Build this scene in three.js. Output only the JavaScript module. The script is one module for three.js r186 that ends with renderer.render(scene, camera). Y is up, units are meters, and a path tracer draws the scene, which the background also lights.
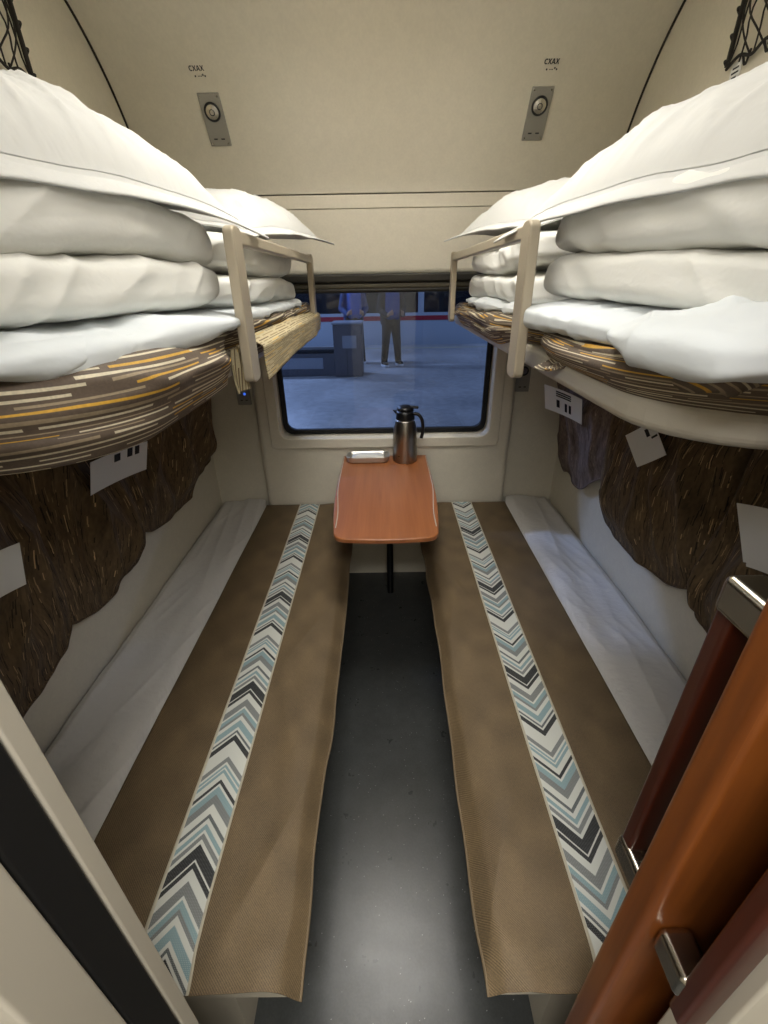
import * as THREE from 'three';
import { RoundedBoxGeometry } from 'three/addons/geometries/RoundedBoxGeometry.js';
import { mergeGeometries, mergeVertices } from 'three/addons/utils/BufferGeometryUtils.js';
import { MarchingCubes } from 'three/addons/objects/MarchingCubes.js';
import { RectAreaLightUniformsLib } from 'three/addons/lights/RectAreaLightUniformsLib.js';
import { FontLoader } from 'three/addons/loaders/FontLoader.js';
import { TextGeometry } from 'three/addons/geometries/TextGeometry.js';

// ------------------------------------------------------------------ camera, sky, light, exposure
const renderer = new THREE.WebGLRenderer();
renderer.toneMapping = THREE.LinearToneMapping;
renderer.toneMappingExposure = 1.13;
renderer.shadowMap.enabled = true;
RectAreaLightUniformsLib.init();
const scene = new THREE.Scene();
scene.background = new THREE.Color(0x05070c);
const camera = new THREE.PerspectiveCamera(2 * Math.atan(512 / 445) * 180 / Math.PI, 0.75, 0.01, 200);
camera.position.set(0, 1.6, 0);
camera.rotation.order = 'YXZ';
const R = a => a * Math.PI / 180;
camera.rotation.set(R(-27.43), R(0.25), R(-1.0));
const LAMP = { x: 0, y: 2.70, z: -1.305, w: 0.5, d: 0.68, power: 11.6, color: 0xfffdfa };      // atop a ceiling recess added to shield the pillows from its light
const CORRIDOR = { x: 0, y: 2.29, z: 0.5, w: 1.4, d: 0.3, power: 21, color: 0xfffdfa };
const PLATFORM_POWER = 125;

// ------------------------------------------------------------------ small tools
function rngOf(seed) { let s = seed >>> 0; return () => { s = (s + 0x6D2B79F5) | 0; let t = Math.imul(s ^ (s >>> 15), 1 | s); t = (t + Math.imul(t ^ (t >>> 7), 61 | t)) ^ t; return ((t ^ (t >>> 14)) >>> 0) / 4294967296; }; }
const hash = (x, y, z) => { let h = Math.imul(x, 374761393) ^ Math.imul(y, 668265263) ^ Math.imul(z, 2147483647 ^ 88172645); h = Math.imul(h ^ (h >>> 13), 1274126177); return ((h ^ (h >>> 16)) >>> 0) / 4294967296; };
function noise(x, y, z = 0) {       // smooth value noise, -1..1
  const xi = Math.floor(x), yi = Math.floor(y), zi = Math.floor(z);
  const s = t => t * t * t * (t * (t * 6 - 15) + 10), fx = s(x - xi), fy = s(y - yi), fz = s(z - zi);
  let v = 0;
  for (let a = 0; a < 2; a++) for (let b = 0; b < 2; b++) for (let c = 0; c < 2; c++)
    v += hash(xi + a, yi + b, zi + c) * (a ? fx : 1 - fx) * (b ? fy : 1 - fy) * (c ? fz : 1 - fz);
  return v * 2 - 1;
}
const fbm = (x, y, z = 0, o = 3) => { let v = 0, a = 1, n = 0; for (let i = 0; i < o; i++) { v += noise(x, y, z + i * 17.3) * a; n += a; a *= 0.5; x *= 2.03; y *= 2.03; z *= 2.03; } return v / n; };
const ridge = (x, y, z = 0) => 1 - 2 * Math.abs(noise(x, y, z));
const clamp = (v, a, b) => Math.min(b, Math.max(a, v));
const lerp = (a, b, t) => a + (b - a) * t;
const sstep = (a, b, v) => { const t = clamp((v - a) / (b - a), 0, 1); return t * t * (3 - 2 * t); };
const spow = (v, e) => Math.sign(v) * Math.pow(Math.abs(v), e);

const used = new Map();
function numbered(n) { const k = used.get(n) || 0; used.set(n, k + 1); return k ? `${n}_${String(k).padStart(3, '0')}` : n; }
function shade(m) { m.castShadow = true; m.receiveShadow = true; return m; }
function part(name, geo, mat, parent, label) { const m = shade(new THREE.Mesh(geo, mat)); m.name = name; parent.add(m); if (label) m.userData.label = label; return m; }
function thing(name, label, category, pos = [0, 0, 0], group) { const g = new THREE.Group(); g.name = numbered(name); g.position.set(...pos); g.userData = { label, category }; if (group) g.userData.group = group; scene.add(g); return g; }
function solo(name, geo, mat, label, category, pos = [0, 0, 0], group) { const m = shade(new THREE.Mesh(geo, mat)); m.name = numbered(name); m.position.set(...pos); m.userData = { label, category }; if (group) m.userData.group = group; scene.add(m); return m; }
function struct(name, geo, mat, label) { const m = shade(new THREE.Mesh(geo, mat)); m.name = name; m.userData = { kind: 'structure', label, category: name.split('_')[0] }; scene.add(m); return m; }
function structGroup(name, label) { const m = new THREE.Group(); m.name = name; m.userData = { kind: 'structure', label, category: name.split('_')[0] }; scene.add(m); return m; }

function box(x0, x1, y0, y1, z0, z1, r = 0) {
  const w = x1 - x0, h = y1 - y0, d = z1 - z0;
  const g = r > 0 ? new RoundedBoxGeometry(w, h, d, 3, Math.min(r, w / 2.01, h / 2.01, d / 2.01)) : new THREE.BoxGeometry(w, h, d);
  g.translate((x0 + x1) / 2, (y0 + y1) / 2, (z0 + z1) / 2);
  // uv in metres on the larger faces
  const p = g.attributes.position, n = g.attributes.normal, uv = g.attributes.uv;
  for (let i = 0; i < p.count; i++) {
    const ax = Math.abs(n.getX(i)), ay = Math.abs(n.getY(i)), az = Math.abs(n.getZ(i));
    if (ax >= ay && ax >= az) uv.setXY(i, p.getZ(i), p.getY(i)); else if (ay >= az) uv.setXY(i, p.getX(i), p.getZ(i)); else uv.setXY(i, p.getX(i), p.getY(i));
  }
  return g;
}
function cyl(a, b, r0, r1 = r0, seg = 20) {
  const A = new THREE.Vector3(...a), B = new THREE.Vector3(...b), g = new THREE.CylinderGeometry(r1, r0, A.distanceTo(B), seg);
  const q = new THREE.Quaternion().setFromUnitVectors(new THREE.Vector3(0, 1, 0), B.clone().sub(A).normalize());
  g.applyQuaternion(q); g.translate((A.x + B.x) / 2, (A.y + B.y) / 2, (A.z + B.z) / 2); return g;
}
const tube = (pts, r, seg = 40, rs = 8, closed = false) => new THREE.TubeGeometry(new THREE.CatmullRomCurve3(pts.map(p => new THREE.Vector3(...p)), closed), seg, r, rs, closed);
const merge = gs => mergeGeometries(gs.map(g => { const k = g.index ? g.toNonIndexed() : g; for (const a of Object.keys(k.attributes)) if (!['position', 'normal', 'uv'].includes(a)) k.deleteAttribute(a); return k; }), false);
// a sheet of cloth with thickness: f(u, v) -> [x, y, z]; uvf gives metres
function cloth(f, nu, nv, th, uvf) {
  const P = [], N = (nu + 1) * (nv + 1);
  for (let j = 0; j <= nv; j++) for (let i = 0; i <= nu; i++) P.push(new THREE.Vector3(...f(i / nu, j / nv)));
  const id = (i, j) => j * (nu + 1) + i, nor = [];
  for (let j = 0; j <= nv; j++) for (let i = 0; i <= nu; i++) {
    const a = P[id(Math.min(i + 1, nu), j)].clone().sub(P[id(Math.max(i - 1, 0), j)]), b = P[id(i, Math.min(j + 1, nv))].clone().sub(P[id(i, Math.max(j - 1, 0))]);
    nor.push(a.cross(b).normalize());
  }
  const pos = [], uv = [], idx = [];
  for (const s of [0, 1]) for (let k = 0; k < N; k++) {
    const p = P[k], n = nor[k]; pos.push(p.x - n.x * th * s, p.y - n.y * th * s, p.z - n.z * th * s);
    const i = k % (nu + 1), j = Math.floor(k / (nu + 1)); const t = uvf(i / nu, j / nv); uv.push(t[0], t[1]);
  }
  for (let j = 0; j < nv; j++) for (let i = 0; i < nu; i++) {
    const a = id(i, j), b = id(i + 1, j), c = id(i + 1, j + 1), d = id(i, j + 1);
    idx.push(a, b, c, a, c, d, N + a, N + c, N + b, N + a, N + d, N + c);
  }
  const edge = (a, b) => idx.push(a, N + a, N + b, a, N + b, b);
  for (let i = 0; i < nu; i++) { edge(id(i, 0), id(i + 1, 0)); edge(id(i + 1, nv), id(i, nv)); }
  for (let j = 0; j < nv; j++) { edge(id(0, j + 1), id(0, j)); edge(id(nu, j), id(nu, j + 1)); }
  const g = new THREE.BufferGeometry();
  g.setAttribute('position', new THREE.Float32BufferAttribute(pos, 3)); g.setAttribute('uv', new THREE.Float32BufferAttribute(uv, 2)); g.setIndex(idx); g.computeVertexNormals(); return g;
}
// a closed soft block (superellipsoid): half sizes, squareness, displacement along the normal, final warp
function softBlock(hx, hy, hz, ex, ey, disp, warp, nu = 128, nv = 64) {
  const nx = Math.max(12, Math.round(nu * 0.4)), ny = Math.max(8, Math.round(nv * 0.3)), nz = Math.max(12, Math.round(nu * 0.5));
  let g = new THREE.BoxGeometry(2, 2, 2, nx, ny, nz); g.deleteAttribute('normal'); g.deleteAttribute('uv'); g = mergeVertices(g, 1e-5);
  const p = g.attributes.position, a = 2 / ex, b = 2 / ey, uv = [];
  for (let i = 0; i < p.count; i++) {
    const X = p.getX(i), Y = p.getY(i), Z = p.getZ(i), ra = Math.pow(Math.pow(Math.abs(X), a) + Math.pow(Math.abs(Z), a), 1 / a), r = Math.pow(Math.pow(ra, b) + Math.pow(Math.abs(Y), b), 1 / b);
    let x = hx * X / r, y = hy * Y / r, z = hz * Z / r;
    const px = X / r, py = Y / r, pz = Z / r, rr = Math.max(1e-6, Math.pow(Math.pow(Math.abs(px), a) + Math.pow(Math.abs(pz), a), 1 / a));
    const nn = new THREE.Vector3(spow(px, a - 1) * Math.pow(rr, b - a) / hx, spow(py, b - 1) / hy, spow(pz, a - 1) * Math.pow(rr, b - a) / hz).normalize();
    const e = disp(x, y, z); x += nn.x * e; y += nn.y * e; z += nn.z * e;
    const q = warp ? warp(x, y, z) : [x, y, z]; p.setXYZ(i, ...q); uv.push(z + x * 0.3, y * 1.2 + x * 0.7);
  }
  g.setAttribute('uv', new THREE.Float32BufferAttribute(uv, 2)); g.computeVertexNormals(); return g;
}
function tex(w, h, fn, srgb, rep = [1, 1]) {
  const d = new Uint8Array(w * h * 4);
  for (let y = 0; y < h; y++) for (let x = 0; x < w; x++) { const c = fn(x, y), k = (y * w + x) * 4; d[k] = clamp(c[0], 0, 255); d[k + 1] = clamp(c[1], 0, 255); d[k + 2] = clamp(c[2], 0, 255); d[k + 3] = 255; }
  const t = new THREE.DataTexture(d, w, h); t.wrapS = t.wrapT = THREE.RepeatWrapping; t.magFilter = THREE.LinearFilter; t.minFilter = THREE.LinearMipmapLinearFilter; t.generateMipmaps = true;
  if (srgb) t.colorSpace = THREE.SRGBColorSpace; t.repeat.set(...rep); t.needsUpdate = true; return t;
}
const g3 = v => [v, v, v];
// periodic noise for tiles
const pn = (x, y, w, h, fx, fy, s) => { const X = x / w * fx, Y = y / h * fy, x0 = Math.floor(X), y0 = Math.floor(Y), k = t => t * t * (3 - 2 * t), a = k(X - x0), b = k(Y - y0); const q = (i, j) => hash(((i % fx) + fx) % fx, ((j % fy) + fy) % fy, s); return (q(x0, y0) * (1 - a) + q(x0 + 1, y0) * a) * (1 - b) + (q(x0, y0 + 1) * (1 - a) + q(x0 + 1, y0 + 1) * a) * b; };

// ------------------------------------------------------------------ materials
const S = (o) => new THREE.MeshStandardMaterial(o);
const M = {};
{
  const speck = tex(256, 256, (x, y) => { const v = 244 + 6 * (pn(x, y, 256, 256, 90, 90, 3) - 0.5) + 4 * (pn(x, y, 256, 256, 20, 20, 4) - 0.5); return g3(v); }, true, [2, 2]);
  M.beige = new THREE.MeshPhysicalMaterial({ color: 0xe6dfcd, map: speck, roughness: 0.5 });
  M.frameBeige = S({ color: 0xc2bbac, roughness: 0.42 });
  M.seam = S({ color: 0x2a241a, roughness: 0.8 });
  M.black = S({ color: 0x0b0b0c, roughness: 0.45 });
  M.blackRubber = S({ color: 0x0d0d0e, roughness: 0.65 });
  M.darkPlastic = S({ color: 0x101012, roughness: 0.35 });
  M.olive = S({ color: 0x2b2820, roughness: 0.6 });
  M.oliveLight = S({ color: 0x4b4638, roughness: 0.5 });
  M.greyPlate = S({ color: 0x9b9890, roughness: 0.42, metalness: 0.35 });
  M.chrome = S({ color: 0xb9b3a8, roughness: 0.24, metalness: 1 });
  M.rail = S({ color: 0xb9ad97, roughness: 0.38, metalness: 0.15 });
  // floor: charcoal vinyl with pale flecks
  const fr = rngOf(5), fl = new Map();
  for (let i = 0; i < 420; i++) { const x = Math.floor(fr() * 1024), y = Math.floor(fr() * 1024), r = fr(); fl.set(y * 1024 + x, 205 + r * 50); fl.set(y * 1024 + (x + 2) % 1024, 90 + r * 40); if (r > 0.4) fl.set(y * 1024 + (x + 1) % 1024, 110 + r * 60); if (r > 0.5) fl.set(((y + 1) % 1024) * 1024 + x, 190); }
  M.floor = new THREE.MeshPhysicalMaterial({
    color: 0xffffff, roughness: 0.37, map: tex(1024, 1024, (x, y) => { const f = fl.get(y * 1024 + x); if (f) return g3(f); const v = 68 + 6 * (pn(x, y, 1024, 1024, 9, 9, 8) - 0.5) + 9 * (pn(x, y, 1024, 1024, 300, 300, 9) - 0.5) + 6 * (pn(x, y, 1024, 1024, 40, 40, 12) - 0.5); return [v * 0.97, v, v * 0.99]; }, true, [1, 1]),
    roughnessMap: tex(512, 512, (x, y) => g3(200 + 18 * (pn(x, y, 512, 512, 14, 30, 21) - 0.5) + 12 * (pn(x, y, 512, 512, 120, 120, 22) - 0.5)), false),
    bumpMap: tex(512, 512, (x, y) => g3(128 + 90 * (pn(x, y, 512, 512, 200, 200, 31) - 0.5)), false), bumpScale: 0.0002,
  });
  // white cotton
  const weave = tex(256, 256, (x, y) => g3(128 + 40 * Math.sin(x / 256 * Math.PI * 128) * Math.sin(y / 256 * Math.PI * 128) + 60 * (pn(x, y, 256, 256, 18, 24, 41) - 0.5)), false, [4, 4]);
  const crease = tex(512, 512, (x, y) => g3(128 + 70 * (pn(x, y, 512, 512, 10, 34, 51) - 0.5) + 50 * (pn(x, y, 512, 512, 30, 70, 52) - 0.5) + 24 * (pn(x, y, 512, 512, 120, 160, 53) - 0.5)), false, [1.6, 1.6]);
  M.cotton = new THREE.MeshPhysicalMaterial({ color: 0xd6d6d2, roughness: 0.86, bumpMap: crease, bumpScale: 0.0022 });
  M.cottonDuvet = new THREE.MeshPhysicalMaterial({ color: 0xecebe4, roughness: 0.88, bumpMap: crease, bumpScale: 0.0022 });
  M.cottonSheet = new THREE.MeshPhysicalMaterial({ color: 0xdce1e3, roughness: 0.8, bumpMap: crease, bumpScale: 0.0018 });
  M.bedSheet = new THREE.MeshPhysicalMaterial({ color: 0xe6e4e0, roughness: 0.85, bumpMap: crease, bumpScale: 0.004 });
  // brown woven runner
  M.brown = S({ color: 0xffffff, roughness: 0.62, map: tex(512, 512, (x, y) => { const w = ((x >> 1) + (y >> 1)) % 4 < 2 ? 1 : 0; const v = 0.9 + 0.24 * w + 0.16 * (pn(x, y, 512, 512, 7, 5, 61) - 0.5) + 0.2 * (pn(x, y, 512, 512, 256, 256, 62) - 0.5); return [109 * v, 92 * v, 67 * v]; }, true, [3.2, 3.2]), bumpMap: tex(128, 128, (x, y) => g3(((x >> 1) + (y >> 1)) % 4 < 2 ? 190 : 70), false, [14, 14]), bumpScale: 0.0008 });
  M.brownHem = S({ color: 0x7a6a52, roughness: 0.7 });
  M.bandEdge = S({ color: 0xc4bda8, roughness: 0.7 });
  M.mattressSide = S({ color: 0x6d5b45, roughness: 0.8 });
  // chevron band: u 0..1 across, v in metres along
  const bands = []; { const seq = [['w', 11], ['k', 7], ['w', 3], ['d', 3], ['w', 4], ['t', 9], ['w', 6], ['g', 4], ['t', 6], ['w', 3], ['g', 10], ['w', 9], ['k', 5], ['w', 2], ['k', 12], ['w', 4], ['g', 5], ['w', 3], ['t', 5], ['w', 5], ['d', 4], ['w', 9], ['g', 9], ['t', 8], ['w', 3], ['k', 4], ['w', 7], ['t', 4], ['w', 2], ['t', 3], ['w', 3], ['g', 6], ['w', 8]]; for (const [c, n] of seq) for (let i = 0; i < n; i++) bands.push(c); }
  const CC = { w: [222, 224, 216], k: [34, 36, 36], d: [92, 98, 98], t: [142, 172, 178], g: [128, 132, 130] };
  const LB = bands.length, CW = 128, CH = 768;
  M.chevron = (flip) => S({ color: 0xffffff, roughness: 0.7, map: tex(CW, CH, (x, y) => { const u = x / CW; const off = Math.abs(u - 0.5) * 2 * 0.058; let s = (y / CH) * 0.46 + (flip ? -off : off); let k = Math.floor(s / 0.46 * LB); k = ((k % LB) + LB) % LB; let c = CC[bands[k]]; const dot = ((x >> 1) + (y >> 1)) % 2; if (bands[k] !== 'w') c = dot && ((x >> 1) % 2 === 0) ? c.map(v => v * 0.55 + 96) : c.map(v => v * 0.96); else c = c.map(v => v - dot * 9); if (u < 0.035 || u > 0.965) c = [206, 204, 190]; return c; }, true, [1, 1 / 0.46]) });
  // striped spread: grey brown with cream / amber dashes along u
  const W = 1024, H = 512, img = new Uint8Array(W * H), sr = rngOf(77);
  for (let row = 0; row < 34; row++) { const y0 = Math.floor(row * H / 34 + sr() * 5); let x = Math.floor(sr() * 200); while (x < W) { const L = 110 + sr() * 330, k = sr() < 0.2 ? 2 : sr() < 0.35 ? 3 : 1, th = 4 + Math.floor(sr() * 4); for (let q = 0; q < L; q++) for (let e = 0; e < th; e++) img[((y0 + e) % H) * W + (Math.floor(x + q) % W)] = k; x += L + 10 + sr() * 120; } }
  const SC = [[98, 84, 71], [214, 203, 176], [212, 164, 62], [160, 144, 118]];
  M.stripe = S({ color: 0xffffff, roughness: 0.7, map: tex(W, H, (x, y) => { const c = SC[img[y * W + x]], v = 1 + 0.1 * (pn(x, y, W, H, 340, 170, 71) - 0.5) + 0.06 * (pn(x, y, W, H, 10, 6, 72) - 0.5); return c.map(q => q * v); }, true, [1 / 0.62, 1 / 0.3]), bumpMap: tex(256, 256, (x, y) => g3(128 + 60 * (pn(x, y, 256, 256, 90, 90, 73) - 0.5)), false, [4, 4]), bumpScale: 0.001 });
  M.stripeBack = S({ color: 0xffffff, roughness: 0.75, map: tex(W, H, (x, y) => { const c = [[196, 182, 146], [118, 100, 74], [206, 168, 84], [150, 132, 98]][img[y * W + x]], v = 1 + 0.12 * (pn(x, y, W, H, 340, 170, 75) - 0.5); return c.map(q => q * v); }, true, [1 / 0.4, 1 / 0.24]) });
  // streaky brown plush: streaks along v
  const dr = rngOf(91), PW = 512, PH = 512, im2 = new Float32Array(PW * PH);
  for (let i = 0; i < 520; i++) { const x0 = Math.floor(dr() * PW), y0 = Math.floor(dr() * PH), L = 14 + dr() * 46, s = dr() < 0.62 ? -0.5 : 0.28 + dr() * 0.9, w = dr() < 0.5 ? 1 : 2, dx = (dr() - 0.5) * 0.1; for (let q = 0; q < L; q++) for (let e = 0; e < w; e++) im2[((y0 + Math.floor(q)) % PH) * PW + ((x0 + e + Math.floor(q * dx) + PW) % PW)] = s; }
  const plush = (r, g, b, amt) => S({ color: 0xffffff, roughness: 0.88, map: tex(PW, PH, (x, y) => { const s = im2[y * PW + x] * amt; const v = 0.9 + 0.26 * (pn(x, y, PW, PH, 60, 8, 93) - 0.5) + 0.2 * (pn(x, y, PW, PH, 170, 40, 94) - 0.5) + s; return [r * v + s * 8, g * v + s * 9, b * v + s * 10]; }, true, [2.2, 2.2]), bumpMap: tex(256, 256, (x, y) => g3(128 + 90 * (pn(x, y, 256, 256, 80, 14, 95) - 0.5)), false, [3, 3]), bumpScale: 0.003 });
  M.plush = plush(112, 92, 66, 0.9); M.plushGrey = plush(134, 117, 108, 0.3);
  M.paper = S({ color: 0xe8e8e6, roughness: 0.8 });
  M.ink = S({ color: 0x1c1d22, roughness: 0.8 });
  // wood
  const grain = (a, b, s) => tex(512, 512, (x, y) => { const n = pn(x, y, 512, 512, 26, 4, s) * 0.5 + pn(x, y, 512, 512, 70, 8, s + 1) * 0.3 + pn(x, y, 512, 512, 230, 14, s + 2) * 0.2; return a.map((v, i) => lerp(v, b[i], n)); }, true, [1, 1]);
  M.doorWood = new THREE.MeshPhysicalMaterial({ color: 0xffffff, map: grain([146, 82, 29], [88, 43, 13], 101), roughness: 0.36, clearcoat: 0.15, clearcoatRoughness: 0.35 });
  M.handleWood = new THREE.MeshPhysicalMaterial({ color: 0xffffff, map: grain([88, 36, 18], [54, 21, 11], 111), roughness: 0.34, clearcoat: 0.5, clearcoatRoughness: 0.2 });
  const tg = grain([184, 118, 70], [152, 90, 50], 121); tg.repeat.set(1.2, 0.7);
  M.tableWood = new THREE.MeshPhysicalMaterial({ color: 0xffffff, map: tg, roughness: 0.4, clearcoat: 0.25, clearcoatRoughness: 0.35 });
  M.tableEdge = S({ color: 0x9a7a5e, roughness: 0.4 });
  M.steel = new THREE.MeshPhysicalMaterial({ color: 0x9d978f, roughness: 0.3, metalness: 1, anisotropy: 0.4, bumpMap: tex(16, 256, (x, y) => g3(128 + 90 * (hash(0, y, 7) - 0.5)), false, [1, 3]), bumpScale: 0.0002 });
  M.traySteel = S({ color: 0xc9c8c2, roughness: 0.32, metalness: 0.85 });
  M.trayWhite = S({ color: 0xdedcd2, roughness: 0.35 });
  M.glass = new THREE.MeshPhysicalMaterial({ color: 0xdbe4f2, roughness: 0.02, transmission: 1, thickness: 0, ior: 1.45 });
  M.net = S({ color: 0x26221c, roughness: 0.75 });
  M.lamp = S({ color: 0xffffff, emissive: 0xfffaf0, emissiveIntensity: 2.6, roughness: 0.6 });
  // outside
  M.platform = S({ color: 0xffffff, roughness: 0.42, map: tex(256, 256, (x, y) => g3(150 + 34 * (pn(x, y, 256, 256, 6, 6, 131) - 0.5) + 22 * (pn(x, y, 256, 256, 60, 60, 132) - 0.5)), true, [0.25, 0.25]) });
  M.trainBody = S({ color: 0x9aa3ad, roughness: 0.4 }); M.trainDark = S({ color: 0x12151c, roughness: 0.25 }); M.trainRed = S({ color: 0x8e1d2c, roughness: 0.45 });
  M.kiosk = S({ color: 0x4a4b52, roughness: 0.5 }); M.kioskPanel = S({ color: 0x7e838c, roughness: 0.5 }); M.yellowLine = S({ color: 0xa8a48e, roughness: 0.6 });
  M.paleMark = S({ color: 0xd6dadf, roughness: 0.5 });
}

// ------------------------------------------------------------------ structure
const XW = 0.965, ZW = -2.36, ZM = -2.28, ZN = -0.25;      // side walls, deep window wall, window module, door wall
struct('floor', box(-1.9, 1.9, -0.08, 0, -2.44, 1.5), M.floor, 'charcoal speckled vinyl floor of the aisle');
// cove profile (z, y): window wall bending into the ceiling
const cove = [[-2.284, 1.931], [-2.272, 1.97], [-2.235, 2.05], [-2.158, 2.18], [-2.07, 2.285], [-1.965, 2.37], [-1.85, 2.43], [-1.75, 2.456], [-1.66, 2.462]];
const coveCurve = new THREE.CatmullRomCurve3(cove.map(([z, y]) => new THREE.Vector3(0, y, z)));
function coveAt(y) { let lo = 0, hi = 1; for (let i = 0; i < 40; i++) { const m = (lo + hi) / 2; if (coveCurve.getPoint(m).y < y) lo = m; else hi = m; } const t = (lo + hi) / 2; return { p: coveCurve.getPoint(t), t: coveCurve.getTangent(t) }; }
{
  // side walls
  struct('wall_left', box(-1.03, -XW, 0, 2.52, -2.44, -0.2), M.beige, 'beige partition wall behind the left berths');
  struct('wall_right', box(XW, 1.03, 0, 2.52, -2.44, -0.2), M.beige, 'beige partition wall behind the right berths');
  // window wall with a rounded opening
  const WX = 0.545, WY0 = 0.868, WY1 = 1.62, r = 0.06;
  const rr = (x0, x1, y0, y1, q) => { const p = new THREE.Path(); p.moveTo(x0 + q, y0); p.lineTo(x1 - q, y0); p.quadraticCurveTo(x1, y0, x1, y0 + q); p.lineTo(x1, y1 - q); p.quadraticCurveTo(x1, y1, x1 - q, y1); p.lineTo(x0 + q, y1); p.quadraticCurveTo(x0, y1, x0, y1 - q); p.lineTo(x0, y0 + q); p.quadraticCurveTo(x0, y0, x0 + q, y0); return p; };
  const back = new THREE.Shape(); back.moveTo(-1.03, 0); back.lineTo(1.03, 0); back.lineTo(1.03, 1.874); back.lineTo(-1.03, 1.874); back.closePath(); back.holes.push(rr(-WX - 0.02, WX + 0.02, WY0 - 0.02, WY1 + 0.02, r));
  const wb = new THREE.ExtrudeGeometry(back, { depth: 0.08, bevelEnabled: false, curveSegments: 10 }); wb.translate(0, 0, ZW - 0.08);
  const ww = struct('wall_window', wb, M.beige, 'beige end wall around the train window');
  // window module standing proud, with bevelled outer edges
  const mod = new THREE.Shape(); mod.moveTo(-0.67, 0.3); mod.lineTo(0.67, 0.3); mod.lineTo(0.67, 1.93); mod.lineTo(-0.67, 1.93); mod.closePath(); mod.holes.push(rr(-WX, WX, WY0, WY1, r));
  const wm = new THREE.ExtrudeGeometry(mod, { depth: 0.05, bevelEnabled: true, bevelThickness: 0.03, bevelSize: 0.03, bevelSegments: 6, curveSegments: 12, bevelOffset: -0.03 }); wm.translate(0, 0, ZW + 0.0);
  { const p = wm.attributes.position; for (let i = 0; i < p.count; i++) p.setY(i, Math.min(p.getY(i), 1.8745)); }
  part('window_surround_panel', wm, M.beige, ww);
  const fs = new THREE.Shape(); { const a = rr(-0.605, 0.605, 0.808, 1.68, 0.03).getPoints(8); a.pop(); fs.setFromPoints(a); } fs.holes.push(rr(-WX - 0.004, WX + 0.004, WY0 - 0.004, WY1 + 0.004, r));
  const fgm = new THREE.ExtrudeGeometry(fs, { depth: 0.004, bevelEnabled: true, bevelThickness: 0.008, bevelSize: 0.008, bevelOffset: -0.008, bevelSegments: 4, curveSegments: 12 }); fgm.translate(0, 0, ZM); { const p = fgm.attributes.position; for (let i = 0; i < p.count; i++) p.setY(i, Math.min(p.getY(i), 1.6)); }
  part('window_frame', fgm, M.beige, ww);
  // narrow horizontal panel strip, gaps above and below show as dark seams
  part('panel_strip', box(-XW, XW, 1.878, 1.926, ZM - 0.06, ZM - 0.004, 0.002), M.beige, ww);
  part('seam_backing', box(-XW, XW, 1.85, 1.95, ZM - 0.075, ZM - 0.03), M.seam, ww);
  // cove panel with thickness
  const cs = new THREE.Shape(); const pts = coveCurve.getPoints(50); cs.moveTo(pts[0].z, pts[0].y); pts.forEach(p => cs.lineTo(p.z, p.y)); cs.lineTo(-1.66, 2.53); cs.lineTo(-2.44, 2.53); cs.lineTo(-2.44, 1.931); cs.closePath();
  const cg = new THREE.ExtrudeGeometry(cs, { depth: 2 * XW - 0.012, bevelEnabled: false, curveSegments: 4 });
  { const p = cg.attributes.position, nn = cg.attributes.normal, uv = cg.attributes.uv; for (let i = 0; i < p.count; i++) { const a = p.getX(i), b = p.getY(i), c = p.getZ(i); p.setXYZ(i, c - XW + 0.006, b, a); uv.setXY(i, c, b * 1.2); } const id = []; for (let i = 0; i < p.count; i += 3) id.push(i, i + 2, i + 1); cg.setIndex(id); }
  const cg2 = cg; cg2.computeVertexNormals();
  struct('trim_1', cg2, M.beige, 'curved beige upper panel bending from the window wall into the ceiling');
  // dark gasket in the corner between cove and side walls
  for (const s of [-1, 1]) {
    const gp = []; for (let i = 0; i <= 26; i++) { const p = coveCurve.getPoint(i / 26 * 0.74); gp.push([s * (XW - 0.003), p.y, p.z]); }
    struct(s < 0 ? 'trim_2' : 'trim_3', tube(gp, 0.0042, 60, 8), M.seam, s < 0 ? 'dark rubber gasket along the curved joint of the left wall' : 'dark rubber gasket along the curved joint of the right wall');
  }
  // flat ceiling with the lamp opening
  const L = LAMP, hx = L.w / 2 + 0.012, za = L.z - L.d / 2 - 0.012, zb = L.z + L.d / 2 + 0.012;
  const ce = [box(-1.03, 1.03, 2.462, 2.53, -1.66, za), box(-1.03, 1.03, 2.462, 2.53, zb, -0.2), box(-1.03, -hx, 2.462, 2.53, za, zb), box(hx, 1.03, 2.462, 2.53, za, zb),
    box(-hx - 0.02, -hx, 2.53, 2.74, za, zb), box(hx, hx + 0.02, 2.53, 2.74, za, zb), box(-hx - 0.02, hx + 0.02, 2.53, 2.74, za - 0.02, za), box(-hx - 0.02, hx + 0.02, 2.53, 2.74, zb, zb + 0.02), box(-1.03, 1.03, 2.74, 2.78, -2.44, -0.2)];  // upright recess sides are added to block sideways lamp light onto the pillows
  struct('ceiling', merge(ce), M.beige, 'beige compartment ceiling');
  // skirting below the berths
  struct('baseboard_window', box(-0.66, 0.66, 0, 0.46, ZM + 0.001, ZM + 0.008), M.beige, 'beige kick panel under the window wall');
  // door wall: pockets either side of the doorway; corridor beyond
  const jl = structGroup('wall_door', 'beige door wall with pockets for the sliding door');
  // left jamb: beige lip, black rubber channel, beige front frame
  part('jamb_lip', box(-1.03, -0.30, 0, 2.1, -0.2485, -0.2275, 0.003), M.frameBeige, jl);
  part('door_channel', box(-0.97, -0.318, 0, 2.1, -0.2275, -0.182), M.blackRubber, jl, 'black rubber door channel');
  part('channel_seal', box(-0.318, -0.301, 0, 2.1, -0.2265, -0.183, 0.004), M.blackRubber, jl, 'black rubber seal');
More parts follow.
